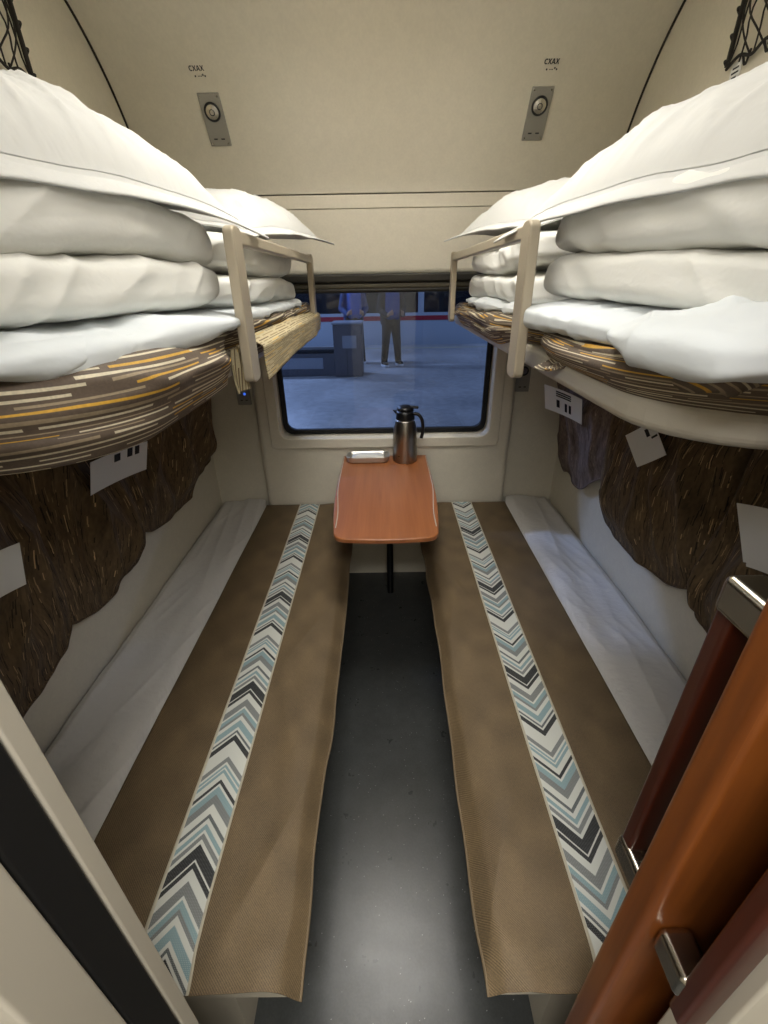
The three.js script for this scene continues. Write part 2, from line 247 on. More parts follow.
  part('jamb_front', box(-1.03, -0.30, 0, 2.1, -0.182, -0.13, 0.004), M.frameBeige, jl);
  // right pocket
  part('pocket_front', box(0.355, 1.03, 0, 2.1, -0.215, -0.165, 0.004), M.frameBeige, jl);
  part('pocket_rear', box(0.372, 1.03, 0, 2.1, -0.306, -0.292, 0.004), M.frameBeige, jl);
  part('header', box(-1.03, 1.03, 2.1, 2.52, -0.3, -0.13), M.frameBeige, jl);
  // corridor
  struct('wall_corridor', box(-1.9, 1.9, 0, 2.52, 1.4, 1.46), M.beige, 'beige corridor side wall behind the viewer');
  struct('wall_corridor_left', merge([box(-1.9, -1.84, 0, 2.52, -0.2, 1.46), box(-1.9, -1.03, 0, 2.52, -0.2, -0.14)]), M.beige, 'beige corridor wall on the left');
  struct('wall_corridor_right', merge([box(1.84, 1.9, 0, 2.52, -0.2, 1.46), box(1.03, 1.9, 0, 2.52, -0.2, -0.14)]), M.beige, 'beige corridor wall on the right');
  const K = CORRIDOR;
  struct('ceiling_corridor', merge([box(-1.9, 1.9, 2.3, 2.36, -0.2, K.z - K.d / 2), box(-1.9, 1.9, 2.3, 2.36, K.z + K.d / 2, 1.46), box(-1.9, K.x - K.w / 2, 2.3, 2.36, K.z - K.d / 2, K.z + K.d / 2), box(K.x + K.w / 2, 1.9, 2.3, 2.36, K.z - K.d / 2, K.z + K.d / 2), box(-1.9, 1.9, 2.36, 2.4, -0.2, 1.46)]), M.beige, 'lowered corridor ceiling');

  // window: gasket, pane, rail
  const win = structGroup('window_1', 'sealed train window with rounded corners and black gasket');
  const gs = new THREE.Shape(); { const a = rr(-WX + 0.008, WX - 0.008, WY0 + 0.008, WY1 - 0.008, r).getPoints(10); a.pop(); gs.setFromPoints(a); } gs.holes.push(rr(-WX + 0.026, WX - 0.026, WY0 + 0.026, WY1 - 0.026, r - 0.01));
  const gg = new THREE.ExtrudeGeometry(gs, { depth: 0.012, bevelEnabled: true, bevelSize: 0.003, bevelThickness: 0.003, bevelSegments: 2, curveSegments: 12 }); gg.translate(0, 0, ZW + 0.018);
  part('gasket', gg, M.blackRubber, win, 'black rubber window gasket');
  part('pane', box(-WX + 0.01, WX - 0.01, WY0 + 0.01, WY1 - 0.01, ZW + 0.012, ZW + 0.017), M.glass, win);
  const rs = new THREE.Shape(); { const a = rr(-WX - 0.004, WX + 0.004, WY0 - 0.004, WY1 + 0.004, r).getPoints(10); a.pop(); rs.setFromPoints(a); } rs.holes.push(rr(-WX + 0.012, WX - 0.012, WY0 + 0.012, WY1 - 0.012, r));
  const rg = new THREE.ExtrudeGeometry(rs, { depth: 0.06, bevelEnabled: false, curveSegments: 12 }); rg.translate(0, 0, ZW - 0.046);
  part('reveal_frame', rg, M.blackRubber, win);
}
// roller blind rolled up at the head of the window
{
  const b = thing('roller_blind', 'dark olive roller blind rolled up along the top of the window', 'blind', [0, 1.6, ZM + 0.02]);
  part('cassette', box(-0.53, 0.53, -0.005, 0.03, -0.02, 0.018, 0.008), M.olive, b);
  part('bottom_bar', box(-0.525, 0.525, -0.03, -0.006, -0.018, 0.008, 0.008), M.oliveLight, b);
  part('roll', cyl([-0.52, -0.036, -0.006], [0.52, -0.036, -0.006], 0.011), M.olive, b);
}
// ceiling lamp, corridor lamp
function panelLamp(name, label, L, em) {
  const t = thing(name, label, 'lamp', [L.x, L.y, L.z]);
  part('frame', merge([box(-L.w / 2 - 0.01, L.w / 2 + 0.01, 0, 0.012, -L.d / 2 - 0.01, -L.d / 2), box(-L.w / 2 - 0.01, L.w / 2 + 0.01, 0, 0.012, L.d / 2, L.d / 2 + 0.01), box(-L.w / 2 - 0.01, -L.w / 2, 0, 0.012, -L.d / 2, L.d / 2), box(L.w / 2, L.w / 2 + 0.01, 0, 0.012, -L.d / 2, L.d / 2)]), M.frameBeige, t);
  part('diffuser', box(-L.w / 2, L.w / 2, 0.004, 0.02, -L.d / 2, L.d / 2), em, t, 'glowing diffuser panel');
  const a = new THREE.RectAreaLight(L.color, L.power, L.w, L.d); a.name = 'lamp_light'; a.position.set(0, -0.004, 0); a.rotation.x = -Math.PI / 2; t.add(a);
}
panelLamp('ceiling_lamp', 'glowing lamp panel in an added ceiling recess that shields the pillows', LAMP, M.lamp);
panelLamp('corridor_lamp', 'slim glowing lamp panel in the corridor ceiling', CORRIDOR, M.lamp);

// ------------------------------------------------------------------ lower berths
function lowerBerth(s, side) {
  const X = x => s * x;
  const bx = (x0, x1, ...r) => s > 0 ? box(x0, x1, ...r) : box(-x1, -x0, ...r);
  const b = thing('lower_berth', `lower sleeping berth with boxed base against the ${side} wall`, 'berth', [0, 0, 0]);
  part('base', bx(0.34, 0.96, 0.0, 0.3, -2.262, -0.37), M.frameBeige, b);
  part('platform_board', bx(0.2, 0.96, 0.3, 0.35, -2.27, -0.35, 0.01), M.frameBeige, b);
  const mg = softBlock(0.378, 0.052, 0.955, 0.12, 0.25, () => 0, null, 96, 32); mg.translate(s * 0.578, 0.402, -1.305);
  part('mattress', mg, M.mattressSide, b, 'brown mattress');
  // sheet
  const zf = x => lerp(-2.268, -2.352, sstep(0.68, 0.705, x));
  const sh = cloth((u, v) => { const x = lerp(0.6, 0.958, s > 0 ? u : 1 - u), z = lerp(-0.336, zf(x), v); const h = 0.005 * fbm(x * 6 + s * 9, z * 3, 3) + 0.005 * ridge(x * 14 + z * 1.6 + s * 4, z * 0.9, 7) * sstep(0.6, 0.7, x) + 0.003 * ridge(x * 20 - z * 6 + s * 3, z * 5, 11) - 0.02 * sstep(0.925, 0.958, x) + 0.012 * sstep(0.89, 0.78, x) * sstep(0.66, 0.74, x); return [X(x), 0.4655 + h * 0.9, z]; }, 70, 150, 0.006, (u, v) => [u * 0.54, v * 2]);
  solo('bed_sheet', sh, M.bedSheet, `white bed sheet on the ${side} lower berth beside the brown runner`, 'sheet');
  // runner: flat on the mattress, curling down at the aisle edge
  const seed = s > 0 ? 31 : 57, xo = 0.674, xi = 0.172, zn = -0.312, zfar = -2.262;
  const top = (d, v) => {                                   // d metres from the outer edge, v 0..1 along
    const z = lerp(zn, zfar, v), wob = 0.014 * noise(z * 2.2, seed) + 0.004 * noise(z * 7, seed + 3);
    const W = xo - xi; let x = xo - d, y = 0.4815 + 0.0035 * fbm(x * 6, z * 2.4, seed);
    const e = d - (W - 0.1);                                 // last nine centimetres roll over
    y += 0.012 * ridge(z * 1.6 + x * 6, z * 0.8 + seed, 2) * sstep(0.3, 0.46, d) + 0.004 * ridge(z * 4 - x * 9, z * 2 + seed, 6) * sstep(0.3, 0.4, d);
    if (e > 0) { const q = e / 0.1; y -= 0.035 * q * q + 0.02 * sstep(0.6, 1, q); x += wob * q; }
    y += 0.014 * sstep(0.07, 0, v) * noise(x * 9, seed) - 0.018 * sstep(0.03, 0, v);
    return [X(x), y, z + 0.006 * noise(x * 7, seed + 9) * sstep(0.05, 0, v)];
  };
  const g = thing('bed_runner', `brown woven runner with a pale chevron band on the ${side} lower berth`, 'runner', [0, 0, 0]);
  const D = xo - xi, c0 = xo - 0.482, c1 = xo - 0.374;
  const strip = (d0, d1, n, lift, uvf, th) => cloth((u, v) => { const k = s > 0 ? 1 - u : u, p = top(lerp(d0, d1, k), v); return [p[0], p[1] + lift, p[2]]; }, n, 220, th, uvf || ((u, v) => [lerp(d0, d1, u), v * 1.95]));
  part('cloth', strip(0, D, 90, 0, null, 0.004), M.brown, g);
  part('chevron_band', strip(c0, c1, 16, 0.0022, (u, v) => [u, v * 1.95], 0.002), M.chevron(s > 0), g, 'pale chevron band in white, black, grey and teal');
  for (const e of [c0, c1]) part('band_edging', strip(e - 0.0025, e + 0.0025, 2, 0.0036, null, 0.002), M.bandEdge, g);
  part('aisle_hem', strip(D - 0.004, D, 3, 0.001, null, 0.005), M.brownHem, g);
}
lowerBerth(-1, 'left'); lowerBerth(1, 'right');

// ------------------------------------------------------------------ upper berths
// front outline of an upper berth (x positive side): straight edge, rounded near corner, near end
function outline(xf, zEnd, r, zFar, n = 200) {
  const pts = []; const L1 = Math.abs(zFar - (zEnd - r)), L2 = Math.PI / 2 * r, L3 = 0.96 - (xf + r), T = L1 + L2 + L3;
  for (let i = 0; i <= n; i++) {
    const d = i / n * T; let p;
    if (d < L1) p = { x: xf, z: zFar + d, nx: -1, nz: 0 };
    else if (d < L1 + L2) { const a = (d - L1) / r; p = { x: xf + r - r * Math.cos(a), z: zEnd - r + r * Math.sin(a), nx: -Math.cos(a), nz: Math.sin(a) }; }
    else p = { x: xf + r + (d - L1 - L2), z: zEnd, nx: 0, nz: 1 };
    p.d = d; pts.push(p);
  }
  return pts;
}
function upperBerth(s, side) {
  const left = s < 0, b = thing('upper_berth', `upper bunk on the ${side} wall with a beige edge and guard rail`, 'berth', [0, 0, 0]);
  const xf = left ? 0.362 : 0.352, zE = left ? -0.52 : -0.5, y0 = left ? 1.405 : 1.412, y1 = 1.462;
  const sh = new THREE.Shape(); const o = outline(xf, zE, 0.15, -2.27, 80); sh.moveTo(s * 0.945, -2.27); o.forEach(p => sh.lineTo(s * Math.min(p.x, 0.945), p.z)); sh.lineTo(s * 0.945, zE); sh.closePath();
  const bev = 0.02, g = new THREE.ExtrudeGeometry(sh, { depth: y1 - y0 - 2 * bev, bevelEnabled: true, bevelSize: bev, bevelThickness: bev, bevelOffset: -0.006, bevelSegments: 6 }); g.rotateX(Math.PI / 2); g.translate(0, y1 - bev, 0);
  // Shape y became +z after the turn about x
  part('bunk_base', g, M.frameBeige, b);
  // guard rail: two flat posts and a top bar
  const xr = 0.302, za = -1.058, zb = -2.135, top = 1.7;
  const post = (z, w, yb) => { const q = new THREE.Shape(); const h = top - yb; q.moveTo(-w / 2, 0.012); q.quadraticCurveTo(-w / 2, 0, 0, 0); q.quadraticCurveTo(w / 2, 0, w / 2, 0.012); q.lineTo(w / 2 * 0.92, h - 0.012); q.quadraticCurveTo(w / 2 * 0.9, h, 0, h); q.quadraticCurveTo(-w / 2 * 0.9, h, -w / 2 * 0.92, h - 0.012); q.closePath(); const e = new THREE.ExtrudeGeometry(q, { depth: 0.014, bevelEnabled: true, bevelSize: 0.004, bevelThickness: 0.004, bevelSegments: 3 }); e.rotateY(Math.PI / 2); e.translate(s * xr - 0.007, yb, z); return e; };
  part('guard_post', post(za, 0.058, 1.402), M.rail, b); part('guard_post', post(zb, 0.048, 1.44), M.rail, b);
  const bar = (yy0, yy1, x0, x1) => box(Math.min(s * x0, s * x1), Math.max(s * x0, s * x1), yy0, yy1, zb + 0.01, za - 0.01, 0.006);
  part('guard_bar', bar(top - 0.03, top - 0.002, xr - 0.009, xr + 0.012), M.rail, b);

  // striped spread over the mattress
  const sp = thing('striped_spread', `${left ? 'brown striped mattress cover sagging over the left bunk edge' : 'brown striped mattress cover heaped above the bare right bunk edge'}`, 'mattress cover', [0, 0, 0]);
  const O = outline(left ? 0.345 : 0.352, left ? -0.495 : -0.5, 0.16, -2.262, 260), T = O[O.length - 1].d, sd = left ? 11 : 23;
  const yb = (z) => left ? lerp(1.402, 1.43, sstep(-1.0, -1.15, z)) : 1.452 - 0.03 * sstep(-1.2, -1.4, z) * sstep(-2.2, -2.0, z);
  const skirt = cloth((u, v) => {
    const U = left ? 1 - u : u, p = O[Math.round(U * 260)], w = v, z = p.z;
    const b0 = yb(z), yt = 1.512 + 0.012 * noise(p.d * 2.2, sd) - (left ? 0 : 0.004) + 0.016 * sstep(-0.9, -0.5, z) * (left ? 1 : 0.3);
    const H = yt - b0, bul = (left ? 0.028 : 0.03) * sstep(-1.12, -0.85, z) + (left ? 0.012 : 0.034) * sstep(-1.13, -1.3, z);
    let inn, y;                                            // section: in on top, over the edge, down, tuck under
    if (w < 0.32) { inn = lerp(0.1, 0.0, w / 0.32); y = yt - 0.004 * (w / 0.32); }
    else if (w < 0.86) { const a = (w - 0.32) / 0.54; inn = -bul * Math.sin(Math.PI * Math.pow(a, 0.85)) ; y = yt - 0.004 - (H - 0.004) * a; }
    else { const a = (w - 0.86) / 0.14; inn = a * 0.05; y = b0 - 0.003 * Math.sin(a * Math.PI) + a * 0.006; }
    const fold = (0.011 * ridge(p.d * 1.5 + w * 1.2, w * 4.2 + p.d * 0.7, sd) + 0.006 * ridge(p.d * 4 + w * 2, w * 7 - p.d * 1.4, sd + 5) + 0.006 * noise(p.d * 11, w * 5, sd + 7) * (sstep(-0.95, -1.15, z))) * Math.sin(Math.PI * clamp(w * 1.05, 0, 1));
    const pinch = 0.03 * Math.exp(-Math.pow((z + 1.06) / 0.05, 2)) * (p.nz < 0.5 ? 1 : 0) * sstep(0.25, 0.5, w);
    inn -= fold; inn += pinch;
    return [s * (p.x - p.nx * inn), y + fold * 0.5, clamp(p.z - p.nz * inn, -2.27, 9)];
  }, 260, 60, 0.004, (u, v) => [(left ? 1 - u : u) * T, v * 0.27]);
  part('skirt', skirt, M.stripe, sp);
  const tp = new THREE.Shape(); const o2 = outline(0.40, left ? -0.56 : -0.56, 0.13, -2.25, 60); tp.moveTo(s * 0.945, -2.25); o2.forEach(p => tp.lineTo(s * Math.min(p.x, 0.945), p.z)); tp.lineTo(s * 0.945, -0.56); tp.closePath();
  const tg = new THREE.ExtrudeGeometry(tp, { depth: 0.034, bevelEnabled: true, bevelSize: 0.01, bevelThickness: 0.008, bevelSegments: 3 }); tg.rotateX(Math.PI / 2); tg.translate(0, 1.504, 0);
  part('mattress_pad', tg, M.stripe, sp);
  if (left) {      // the flap that hangs down outside the guard rail
    const fl = cloth((u, v) => { const z = lerp(-2.19, -1.125, u), drop = lerp(0.085, 0.1, u) + 0.004 * noise(z * 6, 4); const y = 1.492 - drop * v; return [-(0.318 - 0.036 * sstep(0, 0.25, v) + 0.004 * noise(z * 7, v * 2, 8) * v), y + 0.003 * noise(z * 6, 2), z]; }, 90, 24, 0.004, (u, v) => [u * 1.06, v * 0.18]);
    part('hanging_flap', fl, M.stripeBack, sp, 'cream reverse side of the cover');
    const tail = cloth((u, v) => { const z = lerp(-1.13, -1.045, u) + 0.02 * v * (u - 0.5); return [-(0.335 - 0.012 * v + 0.01 * Math.sin(u * 13 + v * 2)), 1.47 - 0.075 * v - 0.02 * v * u, z]; }, 40, 20, 0.004, (u, v) => [v * 0.14, u * 0.16]);
    part('tucked_corner', tail, M.stripeBack, sp);
  } else {         // loose corner sticking out below the gap beside the post
    const tail = cloth((u, v) => { const z = lerp(-0.95, -0.86, u); return [0.345 - 0.022 * v - 0.01 * Math.sin(u * 9) * v, 1.452 - 0.022 * v * (1 - 0.6 * u) + 0.002 * Math.sin(u * 12), z - 0.02 * v]; }, 36, 12, 0.004, (u, v) => [u * 0.16, v * 0.05]);
    part('loose_corner', tail, M.stripe, sp);
    const roll = softBlock(0.035, 0.026, 0.16, 0.6, 0.8, (x, y, z) => 0.006 * ridge(z * 9, y * 40 + x * 30, 3), null, 80, 40); roll.translate(0.385, 1.5, -0.64);
    part('rolled_fold', roll, M.stripe, sp);
  }
}
upperBerth(-1, 'left'); upperBerth(1, 'right');

// ------------------------------------------------------------------ bedding on the bunks
const toward = (s) => s < 0 ? 'left' : 'right';
function duvet(s, cx, zc, yaw, len, dep, yb, seed, label) {
  const g = thing('duvet', label, 'duvet', [s * cx, yb, zc], 'folded duvets on the upper bunks'); g.rotation.y = s * yaw;
  const layer = (h, yc, dx, sd, len2) => { const q = softBlock(dep / 2, h / 2, len2 / 2, 0.3, 0.44, (x, y, z) => 0.007 * fbm(x * 4 + sd, z * 2.6, sd, 2) + 0.0065 * ridge(z * 5.5 + y * 12 + x * 1.2, x * 1.6 + y * 5 + sd, sd + 2) + 0.0028 * ridge(z * 15 + y * 18, x * 3 + y * 4 + sd, sd + 4), (x, y, z) => [x + s * dx, y + yc - 0.012 * noise(z * 3, sd) , z], 180, 96); return q; };
  part('lower_fold', layer(0.088, 0.044, 0, seed, len), M.cottonDuvet, g);
  part('upper_fold', layer(0.096, 0.126, 0.006, seed + 31, len * 0.985), M.cottonDuvet, g);
}
function pillow(s, cx, y, zc, yaw, L, Wd, T, seed, label, tilt = 0, roll = 0, droop = 0.08) {
  const g = thing('pillow', label, 'pillow', [s * cx, y, zc], 'pillows on the upper bunks'); g.rotation.set(0, s * yaw, 0);
  // local: u along the length (z), w across (x); flange 45 mm
  const fl = 0.045, hl = L / 2, hw = Wd / 2;
  const shape = (a, b, side) => {                           // a along, b across in -1..1
    const ia = clamp(Math.abs(a) * hl / (hl - fl), 0, 1), ib = clamp(Math.abs(b) * hw / (hw - fl), 0, 1);
    const th = T * Math.pow(Math.max(0, 1 - Math.pow(ia, 2.6)), 0.62) * Math.pow(Math.max(0, 1 - Math.pow(ib, 2.4)), 0.62);
    const pin = 1 - 0.05 * (1 - Math.pow(Math.abs(a), 2)) * Math.pow(Math.abs(b), 4), pin2 = 1 - 0.045 * (1 - b * b) * Math.pow(Math.abs(a), 4);
    const z = a * hl * pin2, x = b * hw * pin;
    const wr = 0.006 * ridge(a * 3 + b * 1.4 + seed, b * 1.1 - a * 0.6 + seed, 3) + 0.008 * fbm(a * 2 + seed, b * 2, 1, 2) + 0.0055 * Math.pow(Math.max(0, ridge(a * 6 - b * 1.5, b * 1.3 + seed, 9)), 2) + 0.004 * Math.pow(Math.max(0, ridge(a * 9 + b * 3, b * 2.5 - seed, 19)), 2);
    const f = 0.004 * noise(a * 3.5, b * 3.5, seed);
    let yy = (side > 0 ? 0.66 * th : -0.3 * th) + side * 0.0022 + wr * clamp(th * 14, 0, 1) * (side > 0 ? 1 : 0.4) + f;
    yy += -droop * Math.pow(Math.abs(b), 2.2) - droop * 0.55 * Math.pow(Math.abs(a), 2.6) + tilt * b * s + roll * a;
    return [x, yy, z];
  };
  const mk = (n, m, inner, pfx) => {
    const pos = [], uv = [], idx = [], NN = (n + 1) * (m + 1);
    for (const sd of [1, -1]) for (let j = 0; j <= m; j++) for (let i = 0; i <= n; i++) { const a = i / n * 2 - 1, b = j / m * 2 - 1; pos.push(...shape(a, b, sd)); uv.push(a * hl, b * hw); }
    for (let j = 0; j < m; j++) for (let i = 0; i < n; i++) { const a = j * (n + 1) + i, b = a + 1, c = b + n + 1, d = a + n + 1; idx.push(a, b, c, a, c, d, NN + a, NN + c, NN + b, NN + a, NN + d, NN + c); }
    const edge = (a, b) => idx.push(a, NN + b, b, a, NN + a, NN + b);
    for (let i = 0; i < n; i++) { edge(i, i + 1); edge(m * (n + 1) + i + 1, m * (n + 1) + i); }
    for (let j = 0; j < m; j++) { edge((j + 1) * (n + 1), j * (n + 1)); edge(j * (n + 1) + n, (j + 1) * (n + 1) + n); }
    const q = new THREE.BufferGeometry(); q.setAttribute('position', new THREE.Float32BufferAttribute(pos, 3)); q.setAttribute('uv', new THREE.Float32BufferAttribute(uv, 2)); q.setIndex(idx); q.computeVertexNormals(); return q;
  };
  part('pillowcase', mk(120, 90), M.cotton, g);
  // raised stitch line where the flange begins
  const ring = [], k = 0.985; const A = (hl - fl) / hl * k, B = (hw - fl) / hw * k;
  for (let i = 0; i < 40; i++) ring.push([lerp(-A, A, i / 40), -B]); for (let i = 0; i < 26; i++) ring.push([A, lerp(-B, B, i / 26)]); for (let i = 0; i < 40; i++) ring.push([lerp(A, -A, i / 40), B]); for (let i = 0; i < 26; i++) ring.push([-A, lerp(B, -B, i / 26)]);
  part('stitched_seam', tube(ring.map(([a, b]) => { const p = shape(a * 1.012, b * 1.012, 1); return [p[0], p[1] + 0.0005, p[2]]; }), 0.0013, 264, 5, true), M.cotton, g);
}
function foldedSheet(s, cx, zc, yaw, len, dep, h, yb, seed, label, drape) {
  const q = softBlock(dep / 2, h / 2, len / 2, 0.28, 0.45, (x, y, z) => 0.006 * fbm(x * 6 + seed, z * 4, seed, 2) + 0.006 * ridge(z * 6 + x * 4, x * 3 + seed, seed + 2) + 0.003 * ridge(z * 14 - x * 9, x * 7 + seed, seed + 6), (x, y, z) => { const e = sstep(dep * 0.28, dep * 0.5, -x * s); return [x, y * (1 + 0.35 * noise(z * 4, seed)) - drape * e * (0.5 + 0.6 * sstep(-len * 0.4, len * 0.45, z)), z]; }, 150, 60);
  const g = thing('folded_sheet', label, 'sheet', [s * cx, yb + h / 2, zc], 'folded sheets under the duvets'); g.rotation.y = s * yaw;
  part('folded_stack', q, M.cottonSheet, g); return g;
}
for (const s of [-1, 1]) {
  const w = toward(s), l = s < 0;
  foldedSheet(s, l ? 0.635 : 0.63, -0.83, 0.1, 0.70, 0.62, 0.042, 1.512, l ? 3 : 8, `pale folded sheet between striped cover and near duvet, ${w} bunk`, l ? 0.012 : 0.012);
  duvet(s, 0.648, -0.835, 0.13, 0.70, 0.54, 1.55, l ? 5 : 15, `thick white duvet folded in two under the large pillow outside the ${w} guard rail`);
  pillow(s, 0.585, l ? 1.782 : 1.766, -0.87, 0.2, 0.84, 0.48, 0.135, l ? 6 : 12, `plump white pillow drooping past the near post of the ${w} guard rail`, 0.01, -0.006, 0.055);
  foldedSheet(s, 0.63, -1.66, 0.02, 0.84, 0.60, 0.03, 1.512, l ? 4 : 9, `thin pale folded sheet behind the ${w} guard rail`, 0.004);
  duvet(s, 0.635, -1.69, 0.03, 0.82, 0.56, 1.538, l ? 25 : 35, `white duvet folded in two behind the ${w} guard rail`);
  pillow(s, l ? 0.49 : 0.55, l ? 1.778 : 1.782, -1.78, 0.22, 0.70, 0.46, 0.125, l ? 22 : 32, `white pillow beside the window wall on the ${w} bunk`, 0.01, -0.01, 0.03);
}
{ // extra folded tongue of the right near sheet draped towards the aisle
  const g = scene.children.find(o => o.name.startsWith('folded_sheet') && o.userData.label.includes('near duvet, right'));
  const t = softBlock(0.15, 0.03, 0.15, 0.45, 0.6, (x, y, z) => 0.009 * ridge(z * 7 + x * 9, x * 5 - z * 2, 3) + 0.005 * ridge(x * 16 - z * 5, z * 4, 5) + 0.005 * fbm(x * 9, z * 9, 2), (x, y, z) => [x - 0.2 - 0.02 * sstep(-0.1, 0.2, z), y * (0.35 + 0.75 * sstep(-0.22, 0.12, z)) + 0.012 - 0.02 * sstep(-0.02, -0.16, x), z + 0.255], 110, 54);
  part('turned_corner', t, M.cottonSheet, g);
  const gl = scene.children.find(o => o.name.startsWith('folded_sheet') && o.userData.label.includes('near duvet, left'));
  const c = softBlock(0.034, 0.02, 0.15, 0.7, 0.8, (x, y, z) => 0.004 * ridge(z * 9 + y * 20, x * 12, 4), (x, y, z) => [x * (0.5 + 0.8 * sstep(-0.15, 0.1, z)) + 0.268 - 0.25 * z * 0.3, y * (0.5 + 0.6 * sstep(-0.15, 0.12, z)) - 0.006, z + 0.2], 70, 40);
  part('curled_edge', c, M.cottonSheet, gl);
}

// ------------------------------------------------------------------ backrest covers hanging under the bunks
function backCover(s, z0, z1, bottom, seed, mat, label, bulge) {
  const top = 1.4, g = thing('backrest_cover', label, 'backrest cover', [0, 0, 0]);
  const f = (u, v) => {
    const U = s > 0 ? u : 1 - u, z = lerp(z0, z1, U), yb = bottom(U) + 0.06 * Math.pow(Math.abs(2 * U - 1), 7), y = lerp(top, yb, v);
    const k = Math.sin(Math.PI * clamp(U, 0, 1)), sw = 0.03 * Math.sin(v * 3 + seed) * (U - 0.5);
    let off = 0.016 + bulge * Math.pow(k, 0.35) * (0.35 + 0.65 * sstep(0, 0.45, v)) * (1 - 0.55 * sstep(0.82, 1, v));
    off += (0.045 * ridge(z * 3.4 + v * 0.9 + seed, v * 1.1, seed) + 0.02 * ridge(z * 9 - v * 1.6, v * 1.4 + seed, seed + 3) + 0.008 * fbm(z * 7, v * 5, seed)) * Math.pow(k, 0.4) * sstep(0, 0.25, v) * (1 - 0.75 * sstep(0.72, 1, v));
    for (let i = 0; i < 4; i++) { const u0 = 0.1 + 0.24 * i + 0.1 * hash(i, seed, 5), sl = 0.22 * (hash(i, seed, 6) - 0.5), e = (U - u0 - sl * (v - 0.5) - 0.02 * Math.sin(v * 7 + i)) / (0.028 + 0.03 * hash(i, seed, 7)); off += (0.018 + 0.022 * hash(i, seed, 8)) * Math.exp(-e * e) * sstep(0.02, 0.2, v) * (1 - 0.8 * sstep(0.6 + 0.35 * hash(i, seed, 9), 1, v)); }
    off += 0.03 * Math.exp(-Math.pow((v - 0.3 - 0.05 * noise(z * 6, seed)) / 0.06, 2)) * k * 0.6;   // sagging roll of cloth
    return [s * (XW - Math.max(0.008, off)), y + 0.008 * noise(z * 9, seed) * v, z + sw];
  };
  part('cover_cloth', cloth(f, 90, 90, 0.005, (u, v) => [lerp(z0, z1, u), v * 0.7]), mat, g);
  const hem = []; for (let i = 0; i <= 60; i++) { const p = f(i / 60, 1); hem.push([p[0], p[1], p[2]]); }
  part('hem', tube(hem, 0.004, 120, 6), mat, g);
  return f;
}
const cl = [
  backCover(-1, -0.42, -1.035, u => 0.70 - 0.05 * Math.sin(u * 3) + 0.03 * sstep(0.3, 0, u), 2, M.plush, 'streaked brown backrest cover on the left wall nearest the doorway', 0.055),
  backCover(-1, -1.025, -1.51, u => 0.665 + 0.05 * u + 0.012 * Math.sin(u * 14), 7, M.plush, 'middle brown backrest cover on the left wall below the bunk', 0.04),
  backCover(-1, -1.5, -2.33, u => 0.70 + 0.12 * u * u + 0.01 * Math.sin(u * 11), 13, M.plush, 'brown backrest cover on the left wall beside the window wall', 0.06)];
const cr = [
  backCover(1, -1.755, -2.33, u => 0.79 - 0.08 * Math.sin(u * 3) + 0.02 * Math.sin(u * 15), 21, M.plushGrey, 'mauve brown backrest cover on the right wall beside the window wall', 0.05),
  backCover(1, -1.065, -1.765, u => 0.735 - 0.05 * Math.sin(u * 3.1), 27, M.plush, 'wide brown backrest cover on the middle of the right wall', 0.06),
  backCover(1, -0.42, -1.075, u => 0.66 + 0.03 * Math.sin(u * 9), 33, M.plush, 'dark brown backrest cover on the right wall behind the wooden door', 0.07)];
// paper tags pinned to the covers
function tag(c, uAx, vAx, w, h, marks, label) {
  let near = XW; for (const f of c[0] < 0 ? cl : cr) for (let i = 0; i <= 60; i++) for (let j = 0; j <= 60; j++) { const p = f(i / 60, j / 60); if (Math.abs(p[2] - c[2]) < w * 0.45 && Math.abs(p[1] - c[1]) < h * 0.55) near = Math.min(near, Math.abs(p[0])); }
  c = [Math.sign(c[0]) * (near - 0.02), c[1] - 0.012, c[2]];
  const g = thing('paper_tag', label, 'tag', [0, 0, 0]);
  const [o, ux, uy] = [new THREE.Vector3(...c), new THREE.Vector3(...uAx).normalize(), new THREE.Vector3(...vAx).normalize()], n = ux.clone().cross(uy).normalize();
  const at = (a, b, lift) => { const p = o.clone().addScaledVector(ux, a).addScaledVector(uy, b).addScaledVector(n, lift + 0.012 * Math.pow(a / w * 2, 2) * 0.6); return [p.x, p.y, p.z]; };
  part('paper', cloth((u, v) => at((u - 0.5) * w, (v - 0.5) * h, 0), 10, 6, 0.0012, (u, v) => [u, v]), M.paper, g);
  for (const [a, b, mw, mh] of marks) part('printed_mark', cloth((u, v) => at(a + (u - 0.5) * mw, b + (v - 0.5) * mh, 0.0012), 2, 2, 0.0006, (u, v) => [u, v]), M.ink, g);
}
tag([-0.80, 1.115, -1.297], [0.1, -0.1, -1], [0.25, 1, -0.1], 0.27, 0.1, [[-0.01, 0.03, 0.028, 0.024], [0.05, 0.032, 0.024, 0.028], [0.085, 0.032, 0.02, 0.028]], 'wide white paper tag with dark print on the left backrest covers');
tag([-0.80, 1.092, -0.725], [0.1, -0.1, -1], [0.25, 1, 0], 0.16, 0.11, [[0, 0.03, 0.02, 0.02]], 'blank-looking white paper tag on the left cover nearest the doorway');
tag([0.80, 1.12, -1.96], [0.55, -0.16, 0.83], [-0.25, 1, 0.2], 0.2, 0.12, [[-0.03, -0.012, 0.016, 0.036], [0.012, -0.018, 0.012, 0.04], [0.034, -0.018, 0.012, 0.04], [0, 0.026, 0.08, 0.006], [0, 0.036, 0.08, 0.006], [0, 0.046, 0.08, 0.006]], 'white paper tag with bar marks on the mauve right cover');
tag([0.80, 1.155, -1.306], [0.1, 0.62, 0.8], [-0.25, 0.8, -0.6], 0.13, 0.11, [[0.02, 0.03, 0.016, 0.024], [0.045, 0.01, 0.03, 0.006]], 'tilted white paper tag on the wide right cover');
